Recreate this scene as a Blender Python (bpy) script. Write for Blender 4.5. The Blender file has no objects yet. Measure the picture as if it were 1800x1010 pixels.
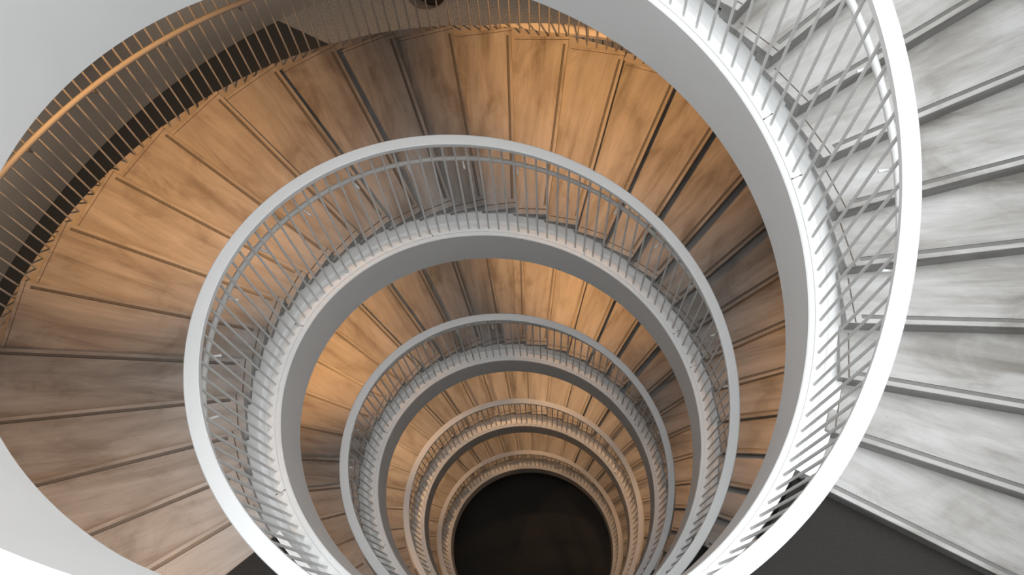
import bpy, bmesh, math, random
from mathutils import Matrix, Vector
random.seed(7)
S = 1.3                      # metres per inner-well radius
ZOFF = 12.244856             # lowest landing at z = 0
C = bpy.context.scene.collection

# ------------------------------------------------------------------ geometry of the stair (in well radii, measured up from the axis)
LEV = [0.1062, -2.34716, -4.65993, -7.11743, -9.51376, -12.244856]
A2, B2, A3, B3 = 0.0012982, -0.00051748, -0.002018, 0.0052965
T0S, T1S, W0S, W1S = -14.8798, 251.6396, 17.3585, 0.55
T0R, T1R, W0R, W1R = -16.5993, 231.6707, 9.4645, 34.296
RO, RI, ZR, ZFB = 1.0572946, 1.0077838, 0.87002, -0.32094
THN, DTH, NR, CT = -24.7, 8.53, 30, -0.06
R_IN, R_OUT = 1.108, 2.25

def rad(th):
    a = math.radians(th)
    return 1 + A2*math.cos(2*a) + B2*math.sin(2*a) + A3*math.cos(3*a) + B3*math.sin(3*a)
def softplus(x, w):
    q = x/w
    return x if q > 40 else (w*math.log1p(math.exp(q)) if q > -40 else 0.0)
def prof(th, rail):
    t0, t1, w0, w1 = (T0R, T1R, W0R, W1R) if rail else (T0S, T1S, W0S, W1S)
    return (softplus(th-t0, w0)-softplus(th-t1, w1))/(t1-t0)
def rise(k): return LEV[k-1]-LEV[k] if 1 <= k <= 5 else 0.0
def height(th, k, rail):      # the run of this flight plus the easing tails of the flights above and below it
    return LEV[k]+rise(k)*prof(th, rail)+rise(k-1)*prof(th-360, rail)+rise(k+1)*(prof(th+360, rail)-1)
def zs(th, k): return height(th, k, False)
def zr(th, k): return height(th, k, True)
def zlin(th, k):
    i = min(max((th-THN)/DTH+1, 0), NR)
    return LEV[k]+(LEV[k-1]-LEV[k])*i/NR+CT
def zt(i, k): return LEV[k]+(LEV[k-1]-LEV[k])*i/NR+CT
def P(r, th, z, wob=True):
    a = math.radians(th); q = r*(rad(th) if wob else 1)*S
    return Vector((q*math.cos(a), q*math.sin(a), (z+ZOFF)*S))

# ------------------------------------------------------------------ materials
def new_mat(name):
    m = bpy.data.materials.new(name); m.use_nodes = True
    nt = m.node_tree; b = nt.nodes['Principled BSDF']
    return m, nt, b
def nd(nt, t, **kw):
    n = nt.nodes.new(t)
    for k, v in kw.items():
        if k in n.inputs: n.inputs[k].default_value = v
        else: setattr(n, k, v)
    return n
def ramp(nt, fac, stops):
    r = nt.nodes.new('ShaderNodeValToRGB'); e = r.color_ramp.elements
    while len(e) < len(stops): e.new(0.5)
    for q, (p, c) in zip(e, stops): q.position = p; q.color = (*c, 1)
    nt.links.new(fac, r.inputs[0]); return r.outputs[0]
def mix(nt, a, b, f, mode='MIX'):
    m = nt.nodes.new('ShaderNodeMix'); m.data_type = 'RGBA'; m.blend_type = mode
    for s, i in ((f, 0), (a, 6), (b, 7)):
        if hasattr(s, 'is_linked'): nt.links.new(s, m.inputs[i])
        else: m.inputs[i].default_value = s if i == 0 else (*s, 1)
    return m.outputs[2]

def paint(name, col, rough=.45, var=.04):
    m, nt, b = new_mat(name)
    tc = nd(nt, 'ShaderNodeTexCoord')
    n = nd(nt, 'ShaderNodeTexNoise', Scale=3.0, Detail=4.0, Roughness=.6); nt.links.new(tc.outputs['Object'], n.inputs['Vector'])
    c = ramp(nt, n.outputs['Fac'], [(.3, tuple(x*(1-var) for x in col)), (.7, col)])
    nt.links.new(c, b.inputs['Base Color']); b.inputs['Roughness'].default_value = rough
    n2 = nd(nt, 'ShaderNodeTexNoise', Scale=120.0, Detail=2.0); nt.links.new(tc.outputs['Object'], n2.inputs['Vector'])
    bp = nd(nt, 'ShaderNodeBump', Strength=.04, Distance=.004); nt.links.new(n2.outputs['Fac'], bp.inputs['Height']); nt.links.new(bp.outputs[0], b.inputs['Normal'])
    return m
WHITE = paint('white_paint', (.865, .87, .87))
TUBE = paint('tube_paint', (.84, .845, .835), .4)
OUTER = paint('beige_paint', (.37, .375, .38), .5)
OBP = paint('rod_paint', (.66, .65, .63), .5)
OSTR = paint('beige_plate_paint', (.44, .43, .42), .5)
PLASTER = paint('wall_plaster', (.52, .49, .46), .8, .08)

def travertine(name, dark=1.0):
    m, nt, b = new_mat(name)
    tc = nd(nt, 'ShaderNodeTexCoord'); oi = nd(nt, 'ShaderNodeObjectInfo')
    off = nd(nt, 'ShaderNodeVectorMath', operation='SCALE'); off.inputs[0].default_value = (31.0, 17.0, 53.0)
    nt.links.new(oi.outputs['Random'], off.inputs['Scale'])
    add = nd(nt, 'ShaderNodeVectorMath', operation='ADD'); nt.links.new(tc.outputs['Object'], add.inputs[0]); nt.links.new(off.outputs[0], add.inputs[1])
    def mapped(sx, sy, sz):
        q = nd(nt, 'ShaderNodeMapping'); q.inputs['Scale'].default_value = (sx, sy, sz); nt.links.new(add.outputs[0], q.inputs[0]); return q.outputs[0]
    def noise(vec, scale, detail=6., rough=.6, dist=0.):
        q = nd(nt, 'ShaderNodeTexNoise', Scale=scale, Detail=detail, Roughness=rough, Distortion=dist); nt.links.new(vec, q.inputs['Vector']); return q.outputs['Fac']
    vein = noise(mapped(.55, 5.5, 2), 1.6, 7, .62, .6)
    cloud = noise(mapped(1.2, 2.0, 1), 1.5, 5, .6, .8)
    fine = noise(mapped(2.5, 26, 8), 2.2, 6, .7)
    c = ramp(nt, vein, [(.28, tuple(x*dark for x in (.245, .23, .21))), (.42, tuple(x*dark for x in (.375, .365, .35))), (.56, tuple(x*dark for x in (.455, .449, .44))), (.75, tuple(x*dark for x in (.54, .54, .536)))])
    c2 = ramp(nt, cloud, [(.33, (.52, .49, .45)), (.47, (.86, .85, .84)), (.60, (1, 1, 1))])
    c = mix(nt, c, c2, .8, 'MULTIPLY')
    c3 = ramp(nt, fine, [(.3, (.82, .81, .79)), (.55, (1, 1, 1))])
    c = mix(nt, c, c3, .6, 'MULTIPLY')
    # little open pores and squiggle cracks gathered in patches
    v = nd(nt, 'ShaderNodeTexVoronoi', feature='DISTANCE_TO_EDGE', Scale=11.0)
    wv = nd(nt, 'ShaderNodeTexNoise', Scale=6.0, Detail=4.0); nt.links.new(mapped(1, 1.6, 1), wv.inputs['Vector'])
    wadd = nd(nt, 'ShaderNodeVectorMath', operation='MULTIPLY_ADD'); nt.links.new(wv.outputs['Color'], wadd.inputs[0]); wadd.inputs[1].default_value = (.35, .35, .35); nt.links.new(mapped(1, 1.6, 1), wadd.inputs[2])
    nt.links.new(wadd.outputs[0], v.inputs['Vector'])
    line = ramp(nt, v.outputs['Distance'], [(.0, (1, 1, 1)), (.022, (0, 0, 0))])
    patch = ramp(nt, noise(mapped(1, 1, 1), 2.3, 3, .5), [(.60, (0, 0, 0)), (.68, (1, 1, 1))])
    brk = ramp(nt, noise(mapped(1, 1, 1), 14, 2, .5), [(.48, (0, 0, 0)), (.56, (1, 1, 1))])
    msk = mix(nt, mix(nt, line, patch, 1., 'MULTIPLY'), brk, 1., 'MULTIPLY')
    bw = nd(nt, 'ShaderNodeRGBToBW'); nt.links.new(msk, bw.inputs[0])
    sc = nd(nt, 'ShaderNodeMath', operation='MULTIPLY'); nt.links.new(bw.outputs[0], sc.inputs[0]); sc.inputs[1].default_value = .7
    c = mix(nt, c, (.26, .22, .18), sc.outputs[0])
    pv = nd(nt, 'ShaderNodeTexVoronoi', Scale=9.0); nt.links.new(add.outputs[0], pv.inputs['Vector'])
    pit = ramp(nt, pv.outputs['Distance'], [(.0, (1, 1, 1)), (.045, (0, 0, 0))])
    pw = nd(nt, 'ShaderNodeRGBToBW'); nt.links.new(pit, pw.inputs[0])
    c = mix(nt, c, (.30, .26, .22), pw.outputs[0])
    nt.links.new(c, b.inputs['Base Color']); b.inputs['Roughness'].default_value = .42
    bp = nd(nt, 'ShaderNodeBump', Strength=.12, Distance=.004); nt.links.new(fine, bp.inputs['Height']); nt.links.new(bp.outputs[0], b.inputs['Normal'])
    return m
STONE = travertine('travertine')
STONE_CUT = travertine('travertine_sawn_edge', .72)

def flat(name, col, rough=.6, metal=0.):
    m, nt, b = new_mat(name)
    tc = nd(nt, 'ShaderNodeTexCoord'); n = nd(nt, 'ShaderNodeTexNoise', Scale=30.0, Detail=3.0); nt.links.new(tc.outputs['Object'], n.inputs['Vector'])
    c = ramp(nt, n.outputs['Fac'], [(.3, tuple(x*.8 for x in col)), (.7, col)]); nt.links.new(c, b.inputs['Base Color'])
    b.inputs['Roughness'].default_value = rough; b.inputs['Metallic'].default_value = metal
    return m
STRIP = flat('grey_grip_inlay', (.17, .165, .155), .35)
JOINT = flat('dark_mortar', (.13, .105, .085), .8)
GAP = flat('dark_joint', (.08, .08, .08), .7)
def carpet(name, ca, cb, scale=160.):
    m, nt, b = new_mat(name)
    tc = nd(nt, 'ShaderNodeTexCoord')
    n = nd(nt, 'ShaderNodeTexNoise', Scale=scale, Detail=2.0, Roughness=.7); nt.links.new(tc.outputs['Object'], n.inputs['Vector'])
    c = ramp(nt, n.outputs['Fac'], [(.38, ca), (.62, cb)])
    nt.links.new(c, b.inputs['Base Color']); b.inputs['Roughness'].default_value = .95
    bp = nd(nt, 'ShaderNodeBump', Strength=.5, Distance=.006); nt.links.new(n.outputs['Fac'], bp.inputs['Height']); nt.links.new(bp.outputs[0], b.inputs['Normal'])
    return m
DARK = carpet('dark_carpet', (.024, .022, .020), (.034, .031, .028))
GREYC = carpet('speckled_carpet', (.12, .112, .105), (.30, .28, .26), 110.)
BLACK = flat('black_vinyl', (.012, .013, .012), .5)

# ------------------------------------------------------------------ object helpers
def mesh_of(name, bm, m, smooth=None):
    bmesh.ops.recalc_face_normals(bm, faces=bm.faces)
    me = bpy.data.meshes.new(name); bm.to_mesh(me); bm.free(); me.materials.append(m)
    if smooth is not None:
        for p in me.polygons: p.use_smooth = True
        me.set_sharp_from_angle(angle=math.radians(smooth))
    return me
def obj(name, me, parent=None, loc=(0, 0, 0), rotz=0.):
    o = bpy.data.objects.new(name, me); C.objects.link(o)
    base = Vector(parent['base']) if parent is not None and 'base' in parent else Vector((0, 0, 0))
    o.parent = parent; o.location = Vector(loc)-base; o.rotation_euler = (0, 0, rotz)
    return o
def sub(name, me, parent):
    o = bpy.data.objects.new(name, me); C.objects.link(o); o.parent = parent; return o
def tag(o, label, cat, group=None):
    o['label'] = label; o['category'] = cat
    if group: o['group'] = group
    return o
def thing(name, base, label, cat, group=None):
    o = bpy.data.objects.new(name, None); C.objects.link(o); o.location = base; o['base'] = list(base); o.empty_display_size = .2
    return tag(o, label, cat, group)
def structure(o): o['kind'] = 'structure'; return o

def ribbon(ths, section, caps=True, wob=True):
    """sweep a closed section; section(th) -> list of (r, z)"""
    bm = bmesh.new(); rings = []
    for th in ths: rings.append([bm.verts.new(P(r, th, z, wob)) for r, z in section(th)])
    n = len(rings[0])
    for a, b in zip(rings, rings[1:]):
        for j in range(n): bm.faces.new((a[j], a[(j+1) % n], b[(j+1) % n], b[j]))
    if caps: bm.faces.new(rings[0]); bm.faces.new(rings[-1])
    return bm
def arange(a, b, step):
    n = max(1, round((b-a)/step)); return [a+(b-a)*i/n for i in range(n+1)]
def prism(bm, pts, z0, z1):
    lo = [bm.verts.new((x, y, z0)) for x, y in pts]; hi = [bm.verts.new((x, y, z1)) for x, y in pts]; n = len(pts)
    bm.faces.new(lo); bm.faces.new(hi)
    for j in range(n): bm.faces.new((lo[j], lo[(j+1) % n], hi[(j+1) % n], hi[j]))
def bevel(bm, w, seg=2):
    bmesh.ops.bevel(bm, geom=list(bm.edges), offset=w, segments=seg, profile=.5, affect='EDGES', clamp_overlap=True)
def pol(r, th): a = math.radians(th); return (r*S*math.cos(a), r*S*math.sin(a))
def tube(bm, pts, r, n=10):
    rings = []
    for i, p in enumerate(pts):
        d = (pts[min(i+1, len(pts)-1)]-pts[max(i-1, 0)]).normalized()
        u = d.cross(Vector((0, 0, 1)))
        u = u.normalized() if u.length > 1e-4 else Vector((1, 0, 0)); v = d.cross(u)
        rings.append([bm.verts.new(p+r*(math.cos(t)*u+math.sin(t)*v)) for t in [2*math.pi*j/n for j in range(n)]])
    for a, b in zip(rings, rings[1:]):
        for j in range(n): bm.faces.new((a[j], a[(j+1) % n], b[(j+1) % n], b[j]))
    bm.faces.new(rings[0]); bm.faces.new(rings[-1])

NAMES = {1: 'topmost', 2: 'second', 3: 'third', 4: 'fourth', 5: 'lowest'}
# ------------------------------------------------------------------ treads: one set of meshes per flight height, turned about the axis
TH_SL, RISE = .032, None
def tread_meshes(k):
    rise = (LEV[k-1]-LEV[k])/NR
    z0 = -TH_SL*S
    back = DTH+1.1
    bm = bmesh.new(); prism(bm, [pol(R_IN, 0), pol(R_OUT, 0), pol(R_OUT*.9975, back), pol(R_IN*.999, back)], z0, 0); bevel(bm, .0035*S)
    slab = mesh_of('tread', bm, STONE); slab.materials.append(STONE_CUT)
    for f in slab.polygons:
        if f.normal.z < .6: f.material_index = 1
    bm = bmesh.new(); f0 = .012/1.6
    prism(bm, [pol(R_IN+.006, .16), pol(R_OUT-.006, .08), pol(R_OUT-.006, 2.2), pol(R_IN+.006, 3.0)], -rise*S-.002, z0+.001)
    riser = mesh_of('riser', bm, STONE_CUT)
    def par(r, d):    # a point d behind the nosing (perpendicular), r along it
        return (r*S, d*S)
    bm = bmesh.new(); prism(bm, [par(R_IN+.05, .0165), par(R_OUT-.055, .0165), par(R_OUT-.055, .0275), par(R_IN+.05, .0275)], -.004, .0011)
    strip = mesh_of('grip_strip', bm, STRIP)
    bm = bmesh.new(); prism(bm, [par(R_IN+.05, .0275), par(R_OUT-.055, .0275), par(R_OUT-.055, .0300), par(R_IN+.05, .0300)], -.004, .0009)
    strip_gap = mesh_of('strip_gap', bm, GAP)
    def ends(off, w, sgn, r):
        a, b2 = pol(r, 0), pol(r*(.9975 if sgn < 0 else .999), back-1.5)
        a, b2 = Vector((*a, 0)), Vector((*b2, 0)); d = (b2-a).normalized(); nrm = Vector((d.y, -d.x, 0))*sgn*-1
        if (nrm.dot(a.normalized()) > 0) != (sgn > 0): nrm = -nrm
        q = [a+nrm*off*S, b2+nrm*off*S, b2+nrm*(off+w)*S, a+nrm*(off+w)*S]
        bm = bmesh.new(); prism(bm, [(v.x, v.y) for v in q], -.004, .0008); return mesh_of('end_joint', bm, JOINT)
    return slab, riser, strip, strip_gap, ends(.027, .0045, 1, R_IN), ends(.022, .0035, -1, R_OUT)

STEP = 1.44
for k in range(1, 6):
    base = Vector((0, 0, (LEV[k]+CT+ZOFF)*S))
    lab = {1: 'topmost spiral stair flight at the upper right, pale travertine steps in full daylight',
           2: 'second spiral stair flight, wide brown travertine steps with patches of orange light',
           3: 'third spiral stair flight down, ringed by the second white handrail hoop inside the well',
           4: 'fourth spiral stair flight down, narrow orange steps seen between two beige fascia rings',
           5: 'lowest spiral stair flight, dim orange steps just around the dark floor circle'}[k]
    fl = thing('stair_flight', base, lab, 'staircase', 'flights of the spiral staircase')
    # inner string: fascia, lip, groove and the ledge carrying the balusters
    a0, a1 = -40., (258. if k == 1 else 320.)
    def fascia(th):
        z = zs(th, k); return [(1.0, z+ZFB), (1.0, z-.004), (1.004, z), (1.021, z), (1.022, z-.006), (1.028, z-.006), (1.028, z+ZFB)]
    st = obj('stringer', mesh_of('stringer', ribbon(arange(a0, a1, STEP), fascia), WHITE, 30), fl)
    def ledge(th):
        z = zs(th, k); return [(1.0235, z-.02), (1.0235, z+.001), (1.064, z+.001), (1.066, z-.001), (1.066, z-.02)]
    sub('base_plate', mesh_of('base_plate', ribbon(arange(a0, a1, STEP), ledge), WHITE, 30), st).location = (0, 0, 0)
    def upstand(th):
        z = zs(th, k); zz = max(zlin(th, k)-(LEV[k-1]-LEV[k])/NR-.036, z-.02)
        return [(1.0285, z-.10), (1.0285, z-.022), (1.098, z-.022), (1.118, zz), (1.135, zz), (1.135, z-.10)]
    obj('inner_upstand', mesh_of('inner_upstand', ribbon(arange(THN+.5, 222.5, STEP), upstand), WHITE, 30), fl)
    def lupstand(th):
        z = zs(th, k); zz = max(LEV[k-1]+CT-.004, z-.02); return [(1.067, z-.1), (1.067, zz), (1.09, zz), (1.09, z-.1)]
    if k > 1: obj('inner_upstand', mesh_of('inner_upstand', ribbon(arange(222.5, 312, STEP), lupstand), WHITE, 30), fl)
    def soffit(th):
        z = zs(th, k)+ZFB; zo = zlin(th, k)-.17
        return [(1.03, z), (2.245, min(z, zo-.02)), (2.245, zo), (1.03, z+.03)]
    obj('soffit', mesh_of('soffit', ribbon(arange(-33, 222.5, STEP), soffit), WHITE, 30), fl)
    # small dark seams in the plates
    for th in (27.2, 38.3, 74, 120, 166.3, 212, 246, 290):
        if th > a1: continue
        bm = bmesh.new()
        for r0, r1 in ((1.024, 1.0645),):
            q = [P(r0, th-.12, zs(th, k)+.0005), P(r0+.010, th-.03, zs(th, k)+.0005), P(r1-.012, th-.02, zs(th, k)+.0005), P(r1, th-.12, zs(th, k)+.0005), P(r1, th+.16, zs(th, k)+.0005), P(r1-.012, th+.05, zs(th, k)+.0005), P(r0+.012, th+.04, zs(th, k)+.0005), P(r0, th+.20, zs(th, k)+.0005)]
            lo = [bm.verts.new(v) for v in q]; hi = [bm.verts.new(v+Vector((0, 0, .0022))) for v in q]
            bm.faces.new(lo); bm.faces.new(hi)
            for i in range(8): bm.faces.new((lo[i], lo[(i+1) % 8], hi[(i+1) % 8], hi[i]))
        sub('plate_seam', mesh_of('plate_seam', bm, GAP), st)
    # outer string: a ledge under the outer ends of the steps
    if k <= 3:
        def outer(th):
            z = zlin(th, k)-(LEV[k-1]-LEV[k])/NR*1.15-.03
            return [(2.205, z-.14), (2.205, z), (2.335, z), (2.335, z-.14)]
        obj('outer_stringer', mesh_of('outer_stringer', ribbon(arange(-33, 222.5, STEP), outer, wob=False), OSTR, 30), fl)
    slab, riser, strip, sgap, j0, j1 = tread_meshes(k)
    for i in range(1, NR):
        th = THN+DTH*(i-1)
        t = obj('tread', slab, fl, (0, 0, (zt(i, k)+ZOFF)*S), math.radians(th))
        sub('riser', riser, t); sub('grip_strip', strip, t); sub('strip_gap', sgap, t); sub('end_joint', j0, t); sub('end_joint', j1, t)
    # top riser against the landing edge
    th = THN+DTH*(NR-1)
    obj('riser', riser, fl, (0, 0, (zt(NR, k)+ZOFF)*S), math.radians(th))

# ------------------------------------------------------------------ balustrades
bm = bmesh.new(); bmesh.ops.create_cone(bm, cap_ends=True, segments=12, radius1=.0049*S, radius2=.0049*S, depth=1.0); bmesh.ops.translate(bm, verts=bm.verts, vec=(0, 0, .5))
BAR = mesh_of('baluster', bm, TUBE, 40)
bm = bmesh.new(); bmesh.ops.create_cone(bm, cap_ends=True, segments=12, radius1=.0085*S, radius2=.007*S, depth=.008*S)
FOOT = mesh_of('baluster_foot', bm, WHITE, 40)
RT = .026
def rail_section(zf, ri, ro):
    def f(th):
        z = zf(th); return [(ri, z-RT), (ri, z-.003), (ri+.003, z), (ro-.003, z), (ro, z-.003), (ro, z-RT)]
    return f
def balusters(par, ths, r, zb, ztop, wob=True, bar=BAR):
    for th in ths:
        a, b = P(r, th, zb(th), wob), P(r, th, ztop(th), wob)
        o = obj('baluster', bar, par, a); o.scale = (1, 1, b.z-a.z)
RTU = 1.083
def htube(t, k): return .64 if k == 1 else .612
BA = [11.1+2.88*n for n in range(-17, 112)]
for k in range(1, 6):
    base = P(1.035, -28, zs(-28, k))
    lab = {1: 'broad white handrail with thin balusters sweeping down the right side, nearest the camera',
           2: 'large white handrail hoop with thin balusters, widest full ring in the picture',
           3: 'second white handrail hoop inward, its balusters tightly packed around the well',
           4: 'third handrail hoop inward, greyish beige in warm light',
           5: 'smallest handrail hoop, beige, closest to the dark floor circle'}[k]
    b = thing('stair_balustrade', base, lab, 'railing', 'inner balustrades along the stair flights')
    e1 = 232.
    obj('handrail', mesh_of('handrail', ribbon(arange(-30, e1, STEP), rail_section(lambda th: zr(th, k)+ZR, RI, RO)), WHITE, 30), b)
    balusters(b, [t for t in BA if -30 < t < e1], 1.040, lambda th: zs(th, k), lambda th: zr(th, k)+ZR-RT+.002)
    bm = bmesh.new(); tube(bm, [P(RTU, t, zr(t, k)+htube(t, k)) for t in arange(-14, 212, STEP)], .0115*S)
    obj('tube_rail', mesh_of('tube_rail', bm, TUBE, 60), b)
    for n in range(-3, 15):
        th = 26.67+13.43*n
        if not -13 < th < 211: continue
        z = zr(th, k)+htube(th, k)
        bm = bmesh.new(); tube(bm, [P(RTU, th, z-.008), P(RTU-.001, th, z-.022), P(RTU-.008, th, z-.030), P(1.042, th, z-.030)], .0048*S, 8)
        obj('bracket', mesh_of('bracket', bm, WHITE, 60), b)
    if k >= 2:     # level run along the landing at the head of this flight, between flight k and flight k-1
        base = P(1.035, 270, zs(270, k))
        o0, o1 = 232., 330.
        lab2 = {2: 'level white railing along the upper dark landing, bottom edge of the picture',
                3: 'level railing along the dark landing one storey below the upper one',
                4: 'level railing along the landing two storeys below the upper one',
                5: 'level railing along the lowest landing, beside the dark floor circle'}[k]
        d = thing('landing_balustrade', base, lab2, 'railing', 'inner balustrades along the landings')
        def zz(th): return zr(th, k)+ZR
        obj('handrail', mesh_of('handrail', ribbon(arange(o0, o1, STEP), rail_section(zz, RI, RO)), WHITE, 30), d)
        balusters(d, [t for t in BA if o0 <= t < 329.5], 1.040, lambda th: zs(th, k), lambda th: zz(th)-RT+.002)
# lowest landing rail (foot of the lowest flight)
k = 5
d = thing('landing_balustrade', P(1.035, -60, LEV[5]), 'level railing at the foot of the lowest flight, beside the dark floor circle', 'railing', 'inner balustrades along the landings')
obj('handrail', mesh_of('handrail', ribbon(arange(-128, -30, STEP), rail_section(lambda th: zr(th, 5)+ZR, RI, RO)), WHITE, 30), d)
balusters(d, [t-360 for t in BA if 232 <= t < 330], 1.040, lambda th: zs(th, 5), lambda th: zr(th, 5)+ZR-RT+.002)

# outer balustrade of the second flight
bm = bmesh.new(); bmesh.ops.create_cone(bm, cap_ends=True, segments=10, radius1=.0046*S, radius2=.0046*S, depth=1.0); bmesh.ops.translate(bm, verts=bm.verts, vec=(0, 0, .5))
OBAR = mesh_of('baluster', bm, OBP, 40)
k = 2
b = thing('outer_balustrade', P(2.29, 66, zlin(66, k)), 'outer balustrade of thin rods and a tube handrail along the shaded wall, upper left', 'railing')
zo = lambda th: zlin(th, 2)-.12
obj('handrail', mesh_of('handrail', ribbon(arange(64, 214, STEP), rail_section(lambda th: zlin(th, 2)+.74, 2.34, 2.39), wob=False), WHITE, 30), b)
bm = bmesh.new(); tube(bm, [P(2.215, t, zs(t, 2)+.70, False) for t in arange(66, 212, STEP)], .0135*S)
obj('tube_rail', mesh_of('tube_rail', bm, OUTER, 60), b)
balusters(b, [66.5+1.422*n for n in range(0, 100)], 2.30, zo, lambda th: zlin(th, 2)+.715, False, OBAR)
for n in range(0, 15):
    th = 70+9.95*n; z = zs(th, 2)+.70
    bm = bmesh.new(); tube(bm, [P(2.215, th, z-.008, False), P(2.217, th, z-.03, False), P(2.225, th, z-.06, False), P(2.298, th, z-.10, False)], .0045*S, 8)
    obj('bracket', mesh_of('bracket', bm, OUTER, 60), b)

# guard rail on the carpeted floor, outside the second flight
g = thing('guard_rail', P(2.36, 84, LEV[2]+CT), 'pale cream guard rail curving on the carpeted floor behind the orange steps, top centre', 'railing')
zg = LEV[2]+.93
obj('handrail', mesh_of('handrail', ribbon(arange(62, 104, STEP), rail_section(lambda th: zg, 2.335, 2.40), wob=False), WHITE, 30), g)
balusters(g, [63+1.422*n for n in range(0, 29)], 2.372, lambda th: LEV[2]+CT, lambda th: zg-RT+.002, False, OBAR)

# ------------------------------------------------------------------ setting: floors, landings, wall
def floor_slab(name, zl, mat, th0, th1, r0, r1, t=.05):
    def sec(th): return [(r0, zl-t), (r0, zl), (r1, zl), (r1, zl-t)]
    return structure(obj(name, mesh_of(name, ribbon(arange(th0, th1, 2.), sec, wob=False), mat)))
EDGE = THN+DTH*(NR-1)
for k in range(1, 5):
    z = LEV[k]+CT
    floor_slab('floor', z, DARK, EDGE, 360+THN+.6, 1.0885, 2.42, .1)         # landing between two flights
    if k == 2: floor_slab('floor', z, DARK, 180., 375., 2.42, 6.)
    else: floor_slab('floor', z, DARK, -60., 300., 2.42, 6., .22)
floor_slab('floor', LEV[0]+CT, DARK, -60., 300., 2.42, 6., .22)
# storey floor with the speckled carpet, cut off along a straight edge
def poly_floor(name, pts, z, mat, t=.06):
    bm = bmesh.new(); prism(bm, [(x*S, y*S) for x, y in pts], (z-t+ZOFF)*S, (z+ZOFF)*S); return structure(obj(name, mesh_of(name, bm, mat)))
def ang(r, th): return (r*math.cos(math.radians(th)), r*math.sin(math.radians(th)))
z2 = LEV[2]+CT
poly_floor('floor', [ang(2.42, t) for t in arange(15, 100.5, 3)]+[ang(2.46, 101.)]+[(-1.519, 2.872), (-2.01, 3.106), (-2.6, 5.4), (4.6, 5.4), ang(6., 15)], z2, GREYC)
poly_floor('floor', [ang(2.42, t) for t in arange(101, 180, 3)]+[ang(4.2, t) for t in arange(180, 99, -3)], z2-.0004, DARK, .06)
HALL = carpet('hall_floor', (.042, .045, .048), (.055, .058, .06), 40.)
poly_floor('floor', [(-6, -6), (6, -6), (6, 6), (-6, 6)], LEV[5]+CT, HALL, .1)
# curved wall behind the second flight, closing walls of the stair hall
def wallsec(th): return [(3.68, LEV[5]+CT), (3.68, LEV[0]+.05), (3.85, LEV[0]+.05), (3.85, LEV[5]+CT)]
structure(obj('wall_left', mesh_of('wall_left', ribbon(arange(112, 245, 1.5), wallsec, wob=False), PLASTER, 30)))
def shell(th): return [(6.0, LEV[5]+CT), (6.0, LEV[0]+.05), (6.2, LEV[0]+.05), (6.2, LEV[5]+CT)]
structure(obj('wall_right', mesh_of('wall_right', ribbon(arange(-115, 125, 3), shell, wob=False), PLASTER, 30)))

# dark rounded piece standing on the carpet at the very top edge
bm = bmesh.new(); bmesh.ops.create_uvsphere(bm, u_segments=24, v_segments=12, radius=.13*S)
for v in bm.verts: v.co.z *= .8
bmesh.ops.translate(bm, verts=bm.verts, vec=(0, 0, .104*S))
tag(obj('pouf', mesh_of('pouf', bm, BLACK, 60), None, P(3.465, 104.6, z2, False)), 'small black rounded seat on the speckled carpet, cut off by the top edge', 'pouf')

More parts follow.
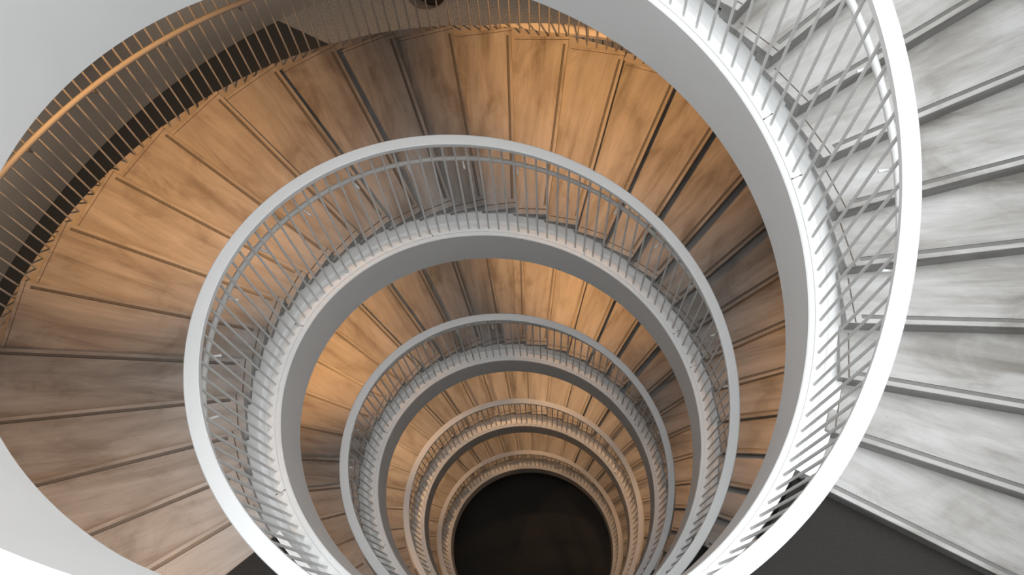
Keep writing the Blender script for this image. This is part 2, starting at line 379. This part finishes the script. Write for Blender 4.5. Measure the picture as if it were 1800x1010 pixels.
# ------------------------------------------------------------------ light: daylight from the open roof light, warm downlights under every flight
w = bpy.data.worlds.new('World'); bpy.context.scene.world = w; w.use_nodes = True
bg = w.node_tree.nodes['Background']; bg.inputs[0].default_value = (.90, .97, 1.0, 1); wn = w.node_tree; tcw = nd(wn, 'ShaderNodeTexCoord'); sx = nd(wn, 'ShaderNodeSeparateXYZ'); wn.links.new(tcw.outputs['Generated'], sx.inputs[0])
g = lambda v: (v*.965, v*.99, v)
sky = ramp(wn, sx.outputs['Z'], [(.0, g(.42)), (.6, g(.46)), (.86, g(.50)), (.975, g(2.2))]); wn.links.new(sky, bg.inputs[0])
bg.inputs[1].default_value = 3.15
def lamp(th, r, z, power, size=.05, col=(1., .47, .15), spot=92, tilt=13):
    l = bpy.data.lights.new('downlight_or_fill', 'SPOT'); l.energy = power; l.color = col; l.shadow_soft_size = size
    l.spot_size = math.radians(spot); l.spot_blend = 1.0
    o = bpy.data.objects.new('downlight_or_fill', l); C.objects.link(o); o.location = P(r, th, z, False)
    o.matrix_world = Matrix.Translation(P(r, th, z, False)) @ Matrix.Rotation(math.radians(th), 4, 'Z') @ Matrix.Rotation(math.radians(-tilt), 4, 'Y'); return o
for k in range(1, 5):
    for th, r, e in ((10, 1.85, 62), (80, 1.85, 112), (150, 1.85, 105), (208, 1.8, 48)):
        if k < 3: lamp(th, r, zs(th, k)+ZFB-.10, e*2.15, spot=76, tilt=7)
        else: lamp(th, r, zs(th, k)+ZFB-.10, e*(1.35 if k == 3 else .9), col=(1., .54, .24), spot=116, tilt=2)
for th in (92, 126, 158):      # added fill spots outside the stair, brightening the curved wall and carpet
    lamp(th, 3.2, LEV[1]+CT-.26, 135, col=(1., .80, .62), spot=84, tilt=6)

# ------------------------------------------------------------------ camera
rx, ry, rz = 0.3598920811676716, 0.03568434659608914, 0.055879846960088
cam = bpy.data.cameras.new('camera'); co = bpy.data.objects.new('camera', cam); C.objects.link(co)
M = Matrix.Rotation(rz, 4, 'Z') @ Matrix.Rotation(ry, 4, 'Y') @ Matrix.Rotation(rx, 4, 'X')
M.translation = Vector((0.15854757*S, -1.00029511*S, (0.84768905+ZOFF)*S))
co.matrix_world = M
cam.sensor_width = 36; cam.lens = 1617.47187837*36/1800; cam.clip_start = .02; cam.clip_end = 100
sc = bpy.context.scene; sc.camera = co
sc.view_settings.view_transform = 'Standard'; sc.view_settings.look = 'None'; sc.view_settings.exposure = 0.0; sc.view_settings.gamma = 1; sc.view_settings.use_curve_mapping = False
sc.cycles.max_bounces = 12; sc.cycles.diffuse_bounces = 9
for o in bpy.data.objects:
    if 'base' in o: del o['base']
